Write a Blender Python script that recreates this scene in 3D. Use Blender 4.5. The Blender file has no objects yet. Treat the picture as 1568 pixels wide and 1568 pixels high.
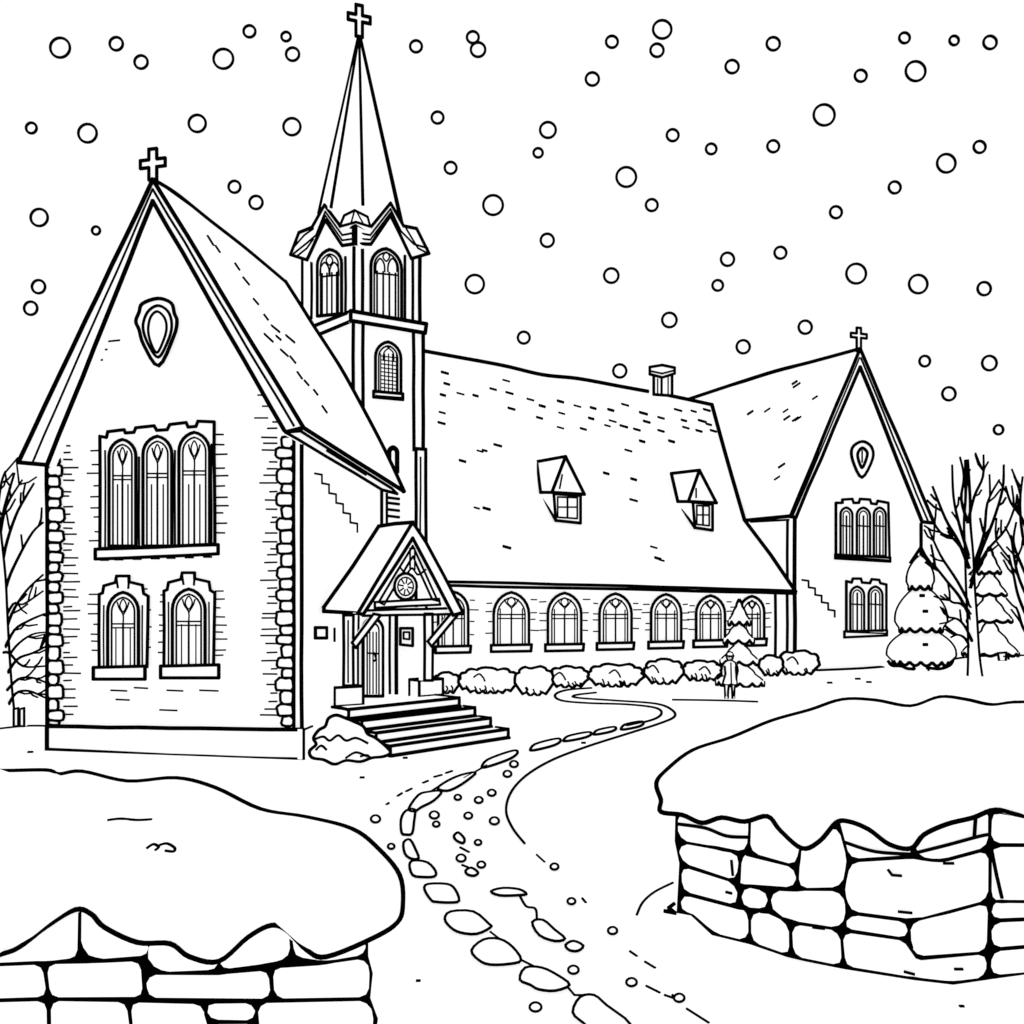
import bpy, math, random
from mathutils import Vector as V
from mathutils.bvhtree import BVHTree
random.seed(7)
# ---------------------------------------------------------------- camera calibration (metres)
F=1200.0; CX=784.0; HZ=948.0; EYE=3.2; LW=1.2
CAM=V((0,0,EYE))
scene=bpy.context.scene
cd=bpy.data.cameras.new("camera"); cam=bpy.data.objects.new("camera",cd); scene.collection.objects.link(cam)
cam.location=CAM; cam.rotation_euler=(math.radians(90),0,0)
cd.sensor_width=36; cd.lens=36*F/1568; cd.shift_y=(HZ-784)/1568; cd.clip_end=5000; cd.clip_start=0.1
scene.camera=cam
scene.view_settings.view_transform='Standard'
# ---------------------------------------------------------------- world and sun (flat white overcast snow sky)
w=bpy.data.worlds.new("World"); scene.world=w; w.use_nodes=True
bg=w.node_tree.nodes["Background"]; bg.inputs[0].default_value=(1,1,1,1); bg.inputs[1].default_value=1.03
sd=bpy.data.lights.new("sun",'SUN'); sd.energy=0.15; sd.angle=math.radians(60); sd.color=(1,0.99,0.98)
so=bpy.data.objects.new("sun",sd); scene.collection.objects.link(so); so.rotation_euler=(math.radians(35),0,math.radians(20))
# ---------------------------------------------------------------- materials
def mat(name,c0,c1,scale,em=0):
    m=bpy.data.materials.new(name); m.use_nodes=True; nt=m.node_tree; nt.nodes.clear()
    o=nt.nodes.new('ShaderNodeOutputMaterial'); d=nt.nodes.new('ShaderNodeBsdfDiffuse')
    n=nt.nodes.new('ShaderNodeTexNoise'); n.inputs['Scale'].default_value=scale
    r=nt.nodes.new('ShaderNodeValToRGB'); r.color_ramp.elements[0].color=(*c0,1); r.color_ramp.elements[1].color=(*c1,1)
    nt.links.new(n.outputs['Fac'],r.inputs[0]); nt.links.new(r.outputs[0],d.inputs[0])
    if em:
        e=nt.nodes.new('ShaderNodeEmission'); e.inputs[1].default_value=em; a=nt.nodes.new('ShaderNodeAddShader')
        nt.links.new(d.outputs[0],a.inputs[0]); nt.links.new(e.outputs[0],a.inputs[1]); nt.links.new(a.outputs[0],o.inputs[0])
    else: nt.links.new(d.outputs[0],o.inputs[0])
    return m
WHITE=mat("self_lit_paper_stone",(.38,)*3,(.42,)*3,3,.68)  # added emission washes out shading so surfaces read flat white
SNOW=mat("self_lit_paper_snow",(.39,)*3,(.43,)*3,2,.68)  # snow glows by itself too, keeping shade off it
INK=mat("ink_black",(0.0,)*3,(0.001,)*3,20)
# ---------------------------------------------------------------- helpers
class Plane:
    def __init__(s,p,n):
        s.p=V(p) if len(p)==3 else V((p[0],p[1],0)); s.n=(V(n) if len(n)==3 else V((n[0],n[1],0))).normalized()
        if s.n.dot(CAM-s.p)<0: s.n=-s.n
    def U(s,x,y,off=0.0):
        d=V(((x-CX)/F,1,(HZ-y)/F)); return CAM+d*(s.n.dot(s.p+s.n*off-CAM)/s.n.dot(d))
    def o(s,off): return Plane(s.p+s.n*off,s.n)
def W(x,y,Y): return V(((x-CX)/F*Y,Y,EYE+(HZ-y)/F*Y))
def plane3(a,b,c): return Plane(a,(b-a).cross(c-a))
def front(Y): return Plane((0,Y,0),(0,-1,0))
def facing(x,Y):
    p=W(x,HZ,Y); return Plane(p,(-p.x,-p.y,0))
def level(z): return Plane((0,0,z),(0,0,1))
def cr(p,n=6,closed=False):
    out=[]; N=len(p)
    for i in range(N if closed else N-1):
        g=(lambda k:p[k%N]) if closed else (lambda k:p[max(0,min(N-1,k))])
        a,b,c,d=g(i-1),g(i),g(i+1),g(i+2)
        for j in range(n):
            t=j/n
            out.append(tuple(.5*((2*b[k])+(-a[k]+c[k])*t+(2*a[k]-5*b[k]+4*c[k]-d[k])*t*t+(-a[k]+3*b[k]-3*c[k]+d[k])*t**3) for k in range(2)))
    if not closed: out.append(tuple(p[-1]))
    return out
class Obj:
    def __init__(s,name):
        s.e=bpy.data.objects.new(name,None); scene.collection.objects.link(s.e); s.parts={}
    def part(s,n,m):
        return s.parts.setdefault(n,[[],[],m])
    def face(s,n,poly,m=None):
        P=s.part(n,m or WHITE); b=len(P[0]); P[0].extend(poly); P[1].append(tuple(range(b,b+len(poly))))
    def prism(s,n,poly,vec,m=None):
        P=s.part(n,m or WHITE); b=len(P[0]); N=len(poly); vec=V(vec)
        P[0].extend(poly); P[0].extend([p+vec for p in poly])
        P[1].append(tuple(range(b,b+N))); P[1].append(tuple(range(b+2*N-1,b+N-1,-1)))
        for i in range(N):
            j=(i+1)%N; P[1].append((b+i,b+j,b+N+j,b+N+i))
    def tube(s,pts,w,closed=False,n='ink_lines',w1=None):
        P=s.part(n,INK); pts=list(pts); k_=LW if w>3 else LW*.95; w=w*k_; w1=None if w1 is None else w1*k_
        if closed: pts=pts+[pts[0]]
        L=len(pts)
        for i in range(L-1):
            a,b=pts[i],pts[i+1]; d=b-a
            if d.length<1e-6: continue
            d.normalize()
            wa=w if w1 is None else w+(w1-w)*i/(L-1); wb=w if w1 is None else w+(w1-w)*(i+1)/(L-1)
            ra=wa/2*max(a.y,.5)/F; rb=wb/2*max(b.y,.5)/F
            u=d.cross(V((0,0,1))); 
            if u.length<.1: u=d.cross(V((1,0,0)))
            u.normalize(); v=d.cross(u)
            a=a-d*ra*.45; b=b+d*rb*.45; k=len(P[0])
            for (c,r) in ((a,ra),(b,rb)):
                for q in range(8):
                    t=q*math.pi/4+math.pi/8; P[0].append(c+(u*math.cos(t)+v*math.sin(t))*r*1.04)
            for q in range(8):
                P[1].append((k+q,k+(q+1)%8,k+8+(q+1)%8,k+8+q))
            P[1].append(tuple(range(k+7,k-1,-1))); P[1].append(tuple(range(k+8,k+16)))
    def ink(s,pl,pix,w=5,closed=False,sm=False,wob=.6,n='ink_lines',w1=None,off=0):
        p=list(pix)
        if sm: p=cr(p,6,closed)
        else:
            if closed: p=p+[p[0]]
            q=[p[0]]
            for a,b in zip(p,p[1:]):
                k=max(1,int(math.hypot(b[0]-a[0],b[1]-a[1])/45))
                for i in range(1,k+1):
                    j=wob if i<k else 0
                    q.append((a[0]+(b[0]-a[0])*i/k+random.uniform(-j,j),a[1]+(b[1]-a[1])*i/k+random.uniform(-j,j)))
            p=q; closed=False
        z=pl.U(*p[0]).y; s.tube([pl.U(x,y,off+.4*w/2*z/F) for x,y in p],w,closed,n,w1)
    def slab(s,n,pl,pix,t,w=5,vec=None,m=None,line=True,closed=True):
        poly=[pl.U(x,y) for x,y in pix]
        s.prism(n,poly,vec if vec is not None else -pl.n*t,m)
        if line: s.ink(pl,pix,w,closed)
    def done(s):
        for n,(v,f,m) in s.parts.items():
            me=bpy.data.meshes.new(n); me.from_pydata([tuple(a) for a in v],[],f); me.materials.append(m); me.update()
            o=bpy.data.objects.new(n,me); scene.collection.objects.link(o); o.parent=s.e
def puff(o,n,pl,pix,thick,m=SNOW,w=5,c=None,line=True,K=8,back=1.0):
    """lens-shaped rounded body whose rim is the outline"""
    pts=[pl.U(x,y) for x,y in pix]; N=len(pts)
    C=sum(pts,V())/N if c is None else pl.U(*c)
    vs=list(pts); fs=[]
    P=o.part(n,m); base=len(P[0])
    for sgn in (1,-back):
        prev=list(range(N))
        for k in range(1,K):
            s=1-k/K; h=(1-s*s)*thick*sgn
            b=len(vs); vs+= [C+(p-C)*s+pl.n*h for p in pts]
            cur=list(range(b,b+N))
            for i in range(N):
                j=(i+1)%N; fs.append((prev[i],prev[j],cur[j],cur[i]))
            prev=cur
        b=len(vs); vs.append(C+pl.n*thick*sgn)
        for i in range(N): fs.append((prev[i],prev[(i+1)%N],b))
    P[0].extend(vs); P[1].extend([tuple(base+i for i in f) for f in fs])
    if line:
        off=.35*w/2*C.y/F
        o.tube([pl.U(x,y,off) for x,y in pix],w,True)
    return BVHTree.FromPolygons(vs,fs)
def ink_bvh(o,bvh,pix,w=3,sm=True):
    p=cr(pix,6) if sm else pix; out=[]
    for x,y in p:
        d=V(((x-CX)/F,1,(HZ-y)/F)).normalized(); h=bvh.ray_cast(CAM,d)[0]
        if h: out.append(h)
    if len(out)>1: o.tube(out,w)
def arch(x0,x1,yt,yb,sl=0,k=.62):
    wd=x1-x0; ys=yt+wd*k; p=[(x0,yb),(x0,ys)]; a=80*math.pi/180
    for i in range(1,7): p.append((x0+wd/2*(1-math.cos(a*i/6))/(1-math.cos(a)),ys-(ys-yt)*math.sin(a*i/6)/math.sin(a)))
    q=[(x0+x1-x,y) for x,y in p[:-1]][::-1]
    return [(x,y+sl*(x-x0)) for x,y in p+q]
def lancet(o,pl,x0,x1,yt,yb,sl=0,w=4,ins=5,trac=True,tr=.36,proud=.04,n='window_frames'):
    q=pl.o(proud); A=arch(x0,x1,yt,yb,sl)
    o.prism(n,[q.U(*a) for a in A],-q.n*(proud+.02)); o.ink(q,A,w,True,wob=0)
    if ins: o.ink(q,arch(x0+ins,x1-ins,yt+ins*1.3,yb,sl*1),w*.6,False,wob=0)
    if trac:
        xm=(x0+x1)/2; yy=yt+(yb-yt)*tr; s=lambda x,y:(x,y+sl*(x-x0))
        o.ink(q,[s(x0+ins,yy),s(x1-ins,yy)],w*.55,wob=0); o.ink(q,[s(x0+ins,yy+6),s(x1-ins,yy+6)],w*.5,wob=0)
        o.ink(q,[s(xm,yy),s(xm,yb)],w*.65,wob=0)
        H=yy-yt; a=x0+ins; b=x1-ins
        o.ink(q,[s(xm,yy),s(xm,yt+H*.72),s(xm-(xm-a)*.35,yt+H*.5),s(xm-(xm-a)*.5,yt+H*.32)],w*.5,sm=True)
        o.ink(q,[s(xm,yt+H*.72),s(xm+(b-xm)*.35,yt+H*.5),s(xm+(b-xm)*.5,yt+H*.32)],w*.5,sm=True)
        o.ink(q,[s(xm,yt+H*.22),s(xm+(b-xm)*.28,yt+H*.42),s(xm,yt+H*.62),s(xm-(b-xm)*.28,yt+H*.42)],w*.45,True,sm=True)
def bricks(o,pl,x0,x1,y0,y1,n,w=2.2,a=8,b=22,anchor=None,sl=0):
    for i in range(n):
        y=y0+(y1-y0)*(i+random.random()*.5)/n; L=random.uniform(a,b)
        if anchor=='l': x=x0
        elif anchor=='r': x=x1-L
        else: x=random.uniform(x0,x1-L)
        o.ink(pl,[(x,y+sl*x),(x+L,y+sl*x+random.uniform(-.6,.6))],w,wob=0)
def dashes(o,pl,L,w=4,dx=9,dy=3):
    for x,y in L:
        s=random.uniform(.7,1.2); o.ink(pl,[(x-dx*s/2,y-dy*s/2),(x+dx*s/2,y+dy*s/2)],w*random.uniform(.7,1.05),wob=0)
def stone(pix,rr=9,j=.8):
    N=len(pix); q=[]
    for i in range(N):
        a,b,c=pix[i-1],pix[i],pix[(i+1)%N]
        def lim(p,q2):
            L=math.hypot(q2[0]-p[0],q2[1]-p[1]); return min(.45,rr/max(L,1))
        t1=lim(b,a); t2=lim(b,c)
        q.append((b[0]+(a[0]-b[0])*t1,b[1]+(a[1]-b[1])*t1))
        q.append((b[0]+((a[0]-b[0])*t1+(c[0]-b[0])*t2)*.3,b[1]+((a[1]-b[1])*t1+(c[1]-b[1])*t2)*.3))
        q.append((b[0]+(c[0]-b[0])*t2,b[1]+(c[1]-b[1])*t2))
    return [(x+random.uniform(-j,j),y+random.uniform(-j,j)) for x,y in q]
def inset(pix,d):
    N=len(pix); ar=sum(pix[i][0]*pix[(i+1)%N][1]-pix[(i+1)%N][0]*pix[i][1] for i in range(N)); sg=1 if ar>0 else -1
    out=[]
    for i in range(N):
        a,b,c=pix[i-1],pix[i],pix[(i+1)%N]
        def nrm(p,q):
            L=math.hypot(q[0]-p[0],q[1]-p[1]) or 1; return (-(q[1]-p[1])/L*sg,(q[0]-p[0])/L*sg)
        n1_,n2_=nrm(a,b),nrm(b,c); k=max(.5,1+n1_[0]*n2_[0]+n1_[1]*n2_[1])
        out.append((b[0]+(n1_[0]+n2_[0])*d/k,b[1]+(n1_[1]+n2_[1])*d/k))
    return out
def cross(o,pl,cx,y0,y1,ya,aw,t=6,tilt=0,w=4):
    h=t
    P=[(cx-h,y0),(cx+h,y0),(cx+h,ya-h),(cx+aw,ya-h),(cx+aw,ya+h),(cx+h,ya+h),(cx+h,y1),(cx-h,y1),(cx-h,ya+h),(cx-aw,ya+h),(cx-aw,ya-h),(cx-h,ya-h)]
    P=[(x,y+tilt*(x-cx)) for x,y in P]
    o.slab('cross',pl,P,.08,w)
# ---------------------------------------------------------------- ground
g=Obj("snow_ground"); S=1500
g.face('snow_sheet',[V((-S,-50,0)),V((S,-50,0)),V((S,2500,0)),V((-S,2500,0))],SNOW)
G=level(0)
for L,wd in (([(1252,1027),(1320,1024),(1368,1020)],4.5),([(1458,1010),(1490,1006),(1568,1004)],3.5),([(0,1116),(40,1112),(74,1112)],3.5),([(1030,1072),(1100,1073),(1160,1075)],3.5),([(975,1401),(984,1382),(1002,1366),(1030,1352)],3.2)):
    g.ink(G,L,wd,sm=True)
for x,y in ((46,1152),(554,1191),(620,1161),(640,1502),(1472,1541),(1330,1045),(1313,1040),(1270,1046),(893,1138)):
    g.ink(G,[(x-2,y),(x+3,y)],4,wob=0)
g.done()
# ---------------------------------------------------------------- church
ch=Obj("stone_church")
back=V((.19,.982,0))
C0=V((-4.81,17.94,0))
WF=Plane(C0,(-.19,-.982)); WS=Plane(C0,(.982,-.19))
ch.prism('wing_walls',[WF.U(*a) for a in ((72,690),(72,1148),(462,1162),(462,668),(234,310))],back*5.55)
WO=WF.o(.35)
verge=[(234,275),(465,655),(437,662),(234,308),(72,712),(28,708)]
ch.slab('wing_verge_boards',WO,verge,.35,5.5)
ch.ink(WO,[(234,290),(450,652)],3.2); ch.ink(WO,[(233,291),(50,708)],2.8)
ch.ink(WF.o(.02),[(238,322),(76,664)],3.5,w1=3); ch.ink(WF.o(.02),[(244,328),(432,640)],3.5)
A=WO.U(234,275); B=WO.U(465,655); WR=plane3(A,B,A+back)
rp=cr([(437,432),(460,468),(480,500),(520,562),(555,625),(590,692),(618,752)],4)
ch.face('wing_roof',[WR.U(*a) for a in [(465,655),(234,275),(320,337),(370,378)]+rp],SNOW)
BL=WO.U(28,708); ch.face('wing_roof',[A,BL,BL+back*6.8,A+back*6.8],SNOW)
ch.ink(WR,[(234,275),(270,297),(320,337),(375,380),(437,432)],5.5,sm=True)
ch.ink(WR,[(437,432),(460,468),(480,500),(520,562),(555,625),(590,692),(618,752)],6.2,sm=True)
ch.ink(WR,[(465,655),(540,703),(618,752)],5.5)
SG=WS.o(.12)
ch.slab('wing_gutter',SG,[(437,662),(460,660),(600,748),(608,756),(585,750),(455,672)],.12,4)
ch.ink(SG,[(500,690),(560,727)],3)
for a,b in (((318,362),(326,375)),((330,377),(336,386)),((360,404),(366,413)),((372,425),(381,436)),((388,458),(395,466)),((404,482),(410,490)),((416,499),(427,508)),((405,512),(417,523)),((423,515),(429,520)),((438,514),(450,524)),((430,536),(440,545)),((444,546),(452,556)),((455,570),(462,580)),((466,583),(472,590)),((480,597),(486,605)),((493,622),(500,632))):
    ch.ink(WR,[a,b],3.8,wob=0)
ch.ink(WF,[(72,690),(73,900),(73,1148)],5.5); ch.ink(WF,[(462,668),(462,1162)],5)
ch.ink(WF,[(450,668),(450,1116)],4.5)
ch.ink(WS,[(584,752),(584,808)],5); ch.ink(WS,[(592,756),(592,812)],4)
PLN=WF.o(.08)
ch.slab('wing_plinth',PLN,[(72,1112),(260,1115),(464,1117),(464,1163),(260,1157),(72,1148)],.1,5.3)
ch.slab('wing_plinth',WS.o(.08),[(462,1117),(520,1100),(520,1138),(462,1163)],.1,4,line=False)
ch.ink(WS.o(.08),[(466,1117),(478,1112)],3)
def quoins(x0,x1,y0,y1,side):
    y=y0; i=0
    while y<y1-6:
        h=random.uniform(13,22)
        if y+h>y1: h=y1-y
        wd=(x1-x0)*(1 if i%2 else .75)+random.uniform(-2,2)
        if side=='l': q=[(x0,y),(x0+wd,y),(x0+wd,y+h),(x0,y+h)]
        else: q=[(x1-wd,y),(x1,y),(x1,y+h),(x1-wd,y+h)]
        s=stone(q,5,.9); ch.prism('quoins',[WF.U(a,b,.03) for a,b in s],-WF.n*.05); ch.ink(WF.o(.03),s,3.4,True,wob=0)
        y+=h; i+=1
quoins(73,97,694,1110,'l'); quoins(424,449,668,1112,'r')
W2=WF
bricks(ch,W2,98,125,700,1100,34,2.4,6,26,'l'); bricks(ch,W2,396,424,640,1105,38,2.4,6,28,'r')
bricks(ch,W2,82,110,640,700,6,2.4,8,24)
for x,y in ((170,523),(155,537),(150,553),(140,563),(132,577),(125,590),(120,605),(112,618),(108,632),(100,645),(95,660)): ch.ink(W2,[(x-8,y),(x+random.uniform(4,14),y-2)],2.4,wob=0)
for x,y in ((405,605),(412,622),(400,640)): ch.ink(W2,[(x-10,y),(x+10,y)],2.2,wob=0)
bricks(ch,W2,330,352,665,830,11,2.4,7,20,'l'); bricks(ch,W2,132,153,690,840,9,2.2,7,20,'r')
bricks(ch,W2,219,234,900,1015,8,2.2,6,14,'l'); bricks(ch,W2,330,350,900,1015,9,2.2,6,18,'l'); bricks(ch,W2,132,150,905,1010,7,2.2,6,16,'r'); bricks(ch,W2,240,252,905,1010,7,2.2,5,10,'r')
for a in ((182,1057,12),(216,1053,10),(268,1057,12),(320,1057,14),(188,1071,10),(258,1087,13)): ch.ink(W2,[(a[0]-a[2],a[1]),(a[0]+a[2],a[1]+1)],2.4,wob=0)
q=WF.o(.06)
td=cr([(242,457),(262,464),(267,480),(271,492),(266,515),(243,560),(220,528),(213,505),(208,492),(213,478),(218,465)],4,True)
ch.prism('gable_window',[q.U(*a) for a in td],-q.n*.08); ch.ink(q,td,4.5,True,wob=0)
ch.ink(q,[(242,468),(258,478),(263,500),(256,525),(242,547),(226,525),(219,500),(226,478)],3.6,True,sm=True)
ch.ink(q,[(241,477),(252,487),(255,503),(250,522),(240,540),(230,522),(227,503),(231,485)],3.2,True,sm=True)
q=WF.o(.05)
fr=[(153,840),(153,668),(163,670),(165,661),(190,658),(192,663),(205,662),(208,655),(236,652),(240,659),(256,658),(260,650),(285,647),(288,654),(300,653),(303,645),(328,646),(329,833)]
ch.slab('window_surround',q,fr,.05,4.2)
ch.ink(q,[(161,838),(161,690)],2.6); ch.ink(q,[(324,834),(324,680)],2.6)
for x0,x1,yt in ((167,208,673),(219,263,668),(274,321,662)): lancet(ch,q,x0,x1,yt,836,0,4.2,6,True,.34,.03)
for x in (180,196,232,250,289,306): ch.ink(q.o(.03),[(x,742),(x,834)],2,wob=0)
ch.ink(q,[(213,838),(213,700)],3); ch.ink(q,[(268,836),(268,690)],3)
ch.slab('window_sill',WF.o(.16),[(146,841),(334,834),(334,848),(146,856)],.16,4.5)
for x in (160,182,210,238,262,290,318): ch.ink(WF,[(x-6,858-(x-147)*.03),(x+6,858-(x-147)*.03)],2.6)
for x0,x1,yt,yb,sx0,sx1 in ((165,212,905,1022,143,222),(264,314,900,1020,246,335)):
    q=WF.o(.05); m=(x0+x1)/2
    fr=[(x0-13,yb),(x0-13,yt+5),(x0-8,yt+3),(x0-6,yt-8),(m-12,yt-13),(m-10,yt-23),(m+9,yt-23),(m+9,yt-14),(x1+6,yt-9),(x1+8,yt+4),(x1+15,yt+8),(x1+13,yb)]
    ch.slab('window_surround',q,fr,.05,4)
    ch.ink(q,[(m-10,yt-18),(m-8,yt-5)],3); ch.ink(q,[(m+9,yt-18),(m+8,yt-4)],3)
    ch.ink(q,[(x0-6,yb),(x0-6,yt+22)],2.2); ch.ink(q,[(x1+6,yb),(x1+6,yt+22)],2.2)
    lancet(ch,q,x0,x1,yt+2,yb,0,4.2,6,True,.42,.03)
    ch.ink(q.o(.03),[(m-11,yt+56),(m-11,yb-2)],1.7,wob=0); ch.ink(q.o(.03),[(m+11,yt+56),(m+11,yb-2)],1.7,wob=0)
    ch.slab('window_sill',WF.o(.16),[(sx0,yb),(sx1,yb-2),(sx1,yb+18),(sx0,yb+18)],.16,4.5)
cross(ch,WF.o(.2),234,228,275,250,19,6,-.12,4.2)
def crack(pl,x0,y0,x1,y1,n,w=3):
    p=[(x0,y0)]; dx=(x1-x0)/n; dy=(y1-y0)/n
    for i in range(n): p.append((p[-1][0]+dx,p[-1][1]+dy*.12)); p.append((p[-1][0],p[-1][1]+dy*.88))
    ch.ink(pl,p,w,wob=.4)
crack(WS,482,725,547,815,6,2.8)
ch.slab('wall_lantern',WS.o(.12),[(483,961),(500,961),(500,977),(483,977)],.1,4.5); ch.ink(WS,[(512,962),(512,982)],3.5)
# ---------------- tower
TC=V((-6.174,31,0)); d1=V((.861,.508,0)).normalized(); d2=V((-.772,.636,0)).normalized()
TR=Plane(TC,(d1.y,-d1.x)); TL=Plane(TC,(-d2.y,d2.x))
a1=2.9
def plan(s1,s2): 
    c=TC; return [c,TC+d1*s1,TC+d1*s1+d2*s2,TC+d2*s2]
zb=EYE+(HZ-482)/F*31
ch.prism('tower_walls',plan(a1,2.7),V((0,0,zb)))
zt=EYE+(HZ-352)/F*31
ch.prism('belfry_walls',[p+V((0,0,zb-.1)) for p in plan(a1,3.5)],V((0,0,zt-zb)))
ch.ink(TR,[(541,496),(541,600)],4.5); ch.ink(TR,[(556,492),(556,640)],4.5); ch.ink(TR,[(633,505),(634,690)],4.5); ch.ink(TR,[(648,508),(648,690)],5)
ch.ink(TL,[(483,500),(483,560)],4)
ch.ink(TR,[(542,378),(542,480)],4.4); ch.ink(TR,[(555,372),(555,482)],4.4)
for x in (620,632,643): ch.ink(TR,[(x,392),(x,494)],3.8 if x<640 else 5)
for x in (463,477,529): ch.ink(TL,[(x,394),(x,488 if x>470 else 468)],3.8)
ch.slab('tower_band',TL.o(.15),[(481,499),(539,476),(539,491),(484,514)],.4,4.5)
ch.slab('tower_band',TR.o(.15),[(537,476),(653,496),(651,510),(537,491)],.4,5)
for pl,x0,x1,yt,yb in ((TL,486,523,384,484),(TR,568,615,378,484)):
    sl=-.1 if pl is TL else .12
    lancet(ch,pl,x0,x1,yt,yb,sl,4.2,5,False,n='belfry_louvres')
    q=pl.o(.04)
    for k in range(1,5):
        x=x0+(x1-x0)*k/5; ch.ink(q,[(x,yt+36+sl*(x-x0)),(x,yb+sl*(x-x0)-2)],2.7,wob=0)
    m=(x0+x1)/2
    for dx in (-.25,.25):
        cx=m+dx*(x1-x0)*.8; ch.ink(q,[(cx-7,yt+38),(cx-6,yt+26),(cx,yt+18),(cx+6,yt+26),(cx+7,yt+38)],2.4,sm=True)
    ch.ink(q,[(m,yt+8),(m+5,yt+15),(m,yt+22),(m-5,yt+15)],2.2,True,sm=True)
    ch.ink(q,[(x0+5,yt+40),(x1-5,yt+40+sl*30)],2.4)
gl=[(445,390),(458,356),(478,348),(497,314),(524,350),(545,346),(545,373),(524,376),(498,337),(482,372),(470,398)]
gr=[(541,346),(566,350),(598,311),(618,346),(638,350),(657,388),(630,396),(612,358),(598,330),(568,374),(541,373)]
ch.slab('belfry_cornice',TL.o(.3),gl,.5,4.2); ch.slab('belfry_cornice',TR.o(.3),gr,.5,4.2)
ch.ink(TL.o(.3),[(450,388),(470,372),(484,360),(498,324),(524,360),(545,356)],2.7); ch.ink(TR.o(.3),[(545,356),(567,360),(598,320),(614,354),(634,374),(655,380)],2.7)
ch.ink(TL.o(.3),[(447,382),(466,360),(480,350)],2.6); ch.ink(TL.o(.3),[(455,392),(470,380),(480,366)],2.6)
ch.ink(TL.o(.3),[(484,366),(498,330),(524,368),(545,365)],2.5); ch.ink(TR.o(.3),[(545,365),(567,367),(598,326),(612,352)],2.5)
ch.ink(TR.o(.3),[(622,350),(640,380),(655,388)],2.6)
q=front(30.4)
ch.slab('belfry_cornice',q,[(520,347),(527,330),(543,322),(563,332),(567,347),(545,340)],.4,3.2)
ch.ink(q,[(543,322),(538,340)],2.2); ch.ink(q,[(545,322),(556,342)],2.2)
# spire
sc=W(552,345,32.6); apex=W(550,52,32.6); R=63*32.6/F
ring=[sc+V((R*math.sin(math.radians(a)),-R*math.cos(math.radians(a)),0)) for a in (-90,-31,14,88,130,180,230)]
ring[0]=ring[0]+V((0,0,.5))
for i in range(7): ch.face('spire',[ring[i],ring[(i+1)%7],apex],SNOW)
ch.face('spire',ring,SNOW)
for i,wd in ((0,5.5),(1,4.4),(2,4.4),(3,7)): ch.tube([ring[i],apex],wd,w1=wd*.75)
cross(ch,front(32.5),550,8,56,28,17,5,.2,4.2)
lancet(ch,TR,575,614,522,606,.08,4,5,False,n='tower_window'); q=TR.o(.04)
for y in range(545,604,6): ch.ink(q,[(583,y),(607,y+3)],1.6,wob=0)
for x in (583,589,595,601,607): ch.ink(q,[(x,542),(x,602)],1.7,wob=0)
for s in (-1,1): ch.ink(q,[(595+s*8,552),(595+s*7,540),(595,533),(595-s*3,530)],2,sm=True)
ch.slab('tower_window_sill',TR.o(.12),[(572,599),(617,603),(617,612),(572,608)],.12,4)
lancet(ch,TR,595,609,684,722,.05,4.5,3,False,n='tower_window')
ch.slab('tower_buttress',TR.o(.25),[(637,687),(652,688),(654,960),(637,960)],.5,4.5)
ch.ink(TR.o(.25),[(644,700),(644,900)],2.6)
for y in (762,770,780,790): ch.ink(TR.o(.02),[(594,y),(611,y+2)],3.6)
# ---------------- nave
n1=V((.861,.505,0)).normalized(); nb=V((-n1.y,n1.x,0))
NW=Plane((-2.81,35.9),(n1.y,-n1.x)); 
e0=NW.U(690,892,.5); e1=NW.U(1218,906,.5); rm=NW.o(-10).U(870,578)
NR=plane3(e0,e1,rm)
nr=[(645,537),(700,547),(770,560),(830,574),(885,580),(950,592),(1020,605),(1090,620),(1112,700),(1140,797),(1180,850),(1218,906),(1000,900),(690,892),(645,891)]
ch.face('nave_roof',[NR.U(*a) for a in nr],SNOW)
r0=NR.U(645,537); r1=NR.U(1090,620)
ch.face('nave_roof',[r0,r1,r1+nb*10+V((0,0,-13)),r0+nb*10+V((0,0,-13))],SNOW)
ch.prism('nave_walls',[NW.U(*a) for a in ((650,894),(1215,905),(1215,1030),(650,1057))],nb*18)
ch.ink(NR,nr[:8],5.2,sm=True); ch.ink(NR,nr[7:10],5.2,sm=True); ch.ink(NR,nr[9:12],5.2)
q=NW.o(.5)
ch.slab('nave_gutter',q,[(650,890),(692,891),(960,897),(1218,905),(1218,909),(960,902),(650,896)],.5,4.2)
NDL=[(681,571),(684,588),(678,605),(705,603),(728,606),(755,596),(775,583),(780,602),(783,626),(812,612),(830,622),(826,640),(858,615),(860,633),(858,655),(884,622),(908,625),(905,641),(893,657),(935,628),(938,645),(930,652),(957,620),(955,653),(975,658),(983,676),(962,690),(985,633),(1012,640),(1012,660),(990,646),(1038,628),(1047,644),(1050,655),(1062,630),(1075,645),(1082,628),(1070,660),(1028,676),(677,632),(676,648),(762,682),(742,690),(735,691),(708,706),(928,725),(970,734),(970,766),(745,779),(730,778),(776,838),(1001,838),(1007,855),(1013,858),(1085,650),(1092,660)]
dashes(ch,NR,NDL,3.9,9,2.5)
for x0,x1,yt,yb in ((672,716,905,990),(757,809,906,988),(840,889,907,987),(919,966,908,985),(998,1042,909,983),(1067,1109,911,981),(1134,1169,912,979)):
    lancet(ch,NW,x0-1,x1+1,yt+1,yb,0,3.8,6,True,.42,.06,'nave_windows')
    q=NW.o(.06); m=(x0+x1)/2
    for x in (x0+9,x1-9): ch.ink(q,[(x,yt+26),(x,yb-3)],1.9,wob=0)
    ch.slab('nave_window_sill',NW.o(.2),[(x0-5,yb),(x1+5,yb-1),(x1+4,yb+9),(x0-5,yb+10)],.2,4)
    bricks(ch,NW,x1+4,x1+22,yt+10,yb-10,4,1.8,5,13,'l'); bricks(ch,NW,x0-22,x0-4,yt+12,yb-8,4,1.8,5,12,'r')
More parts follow.
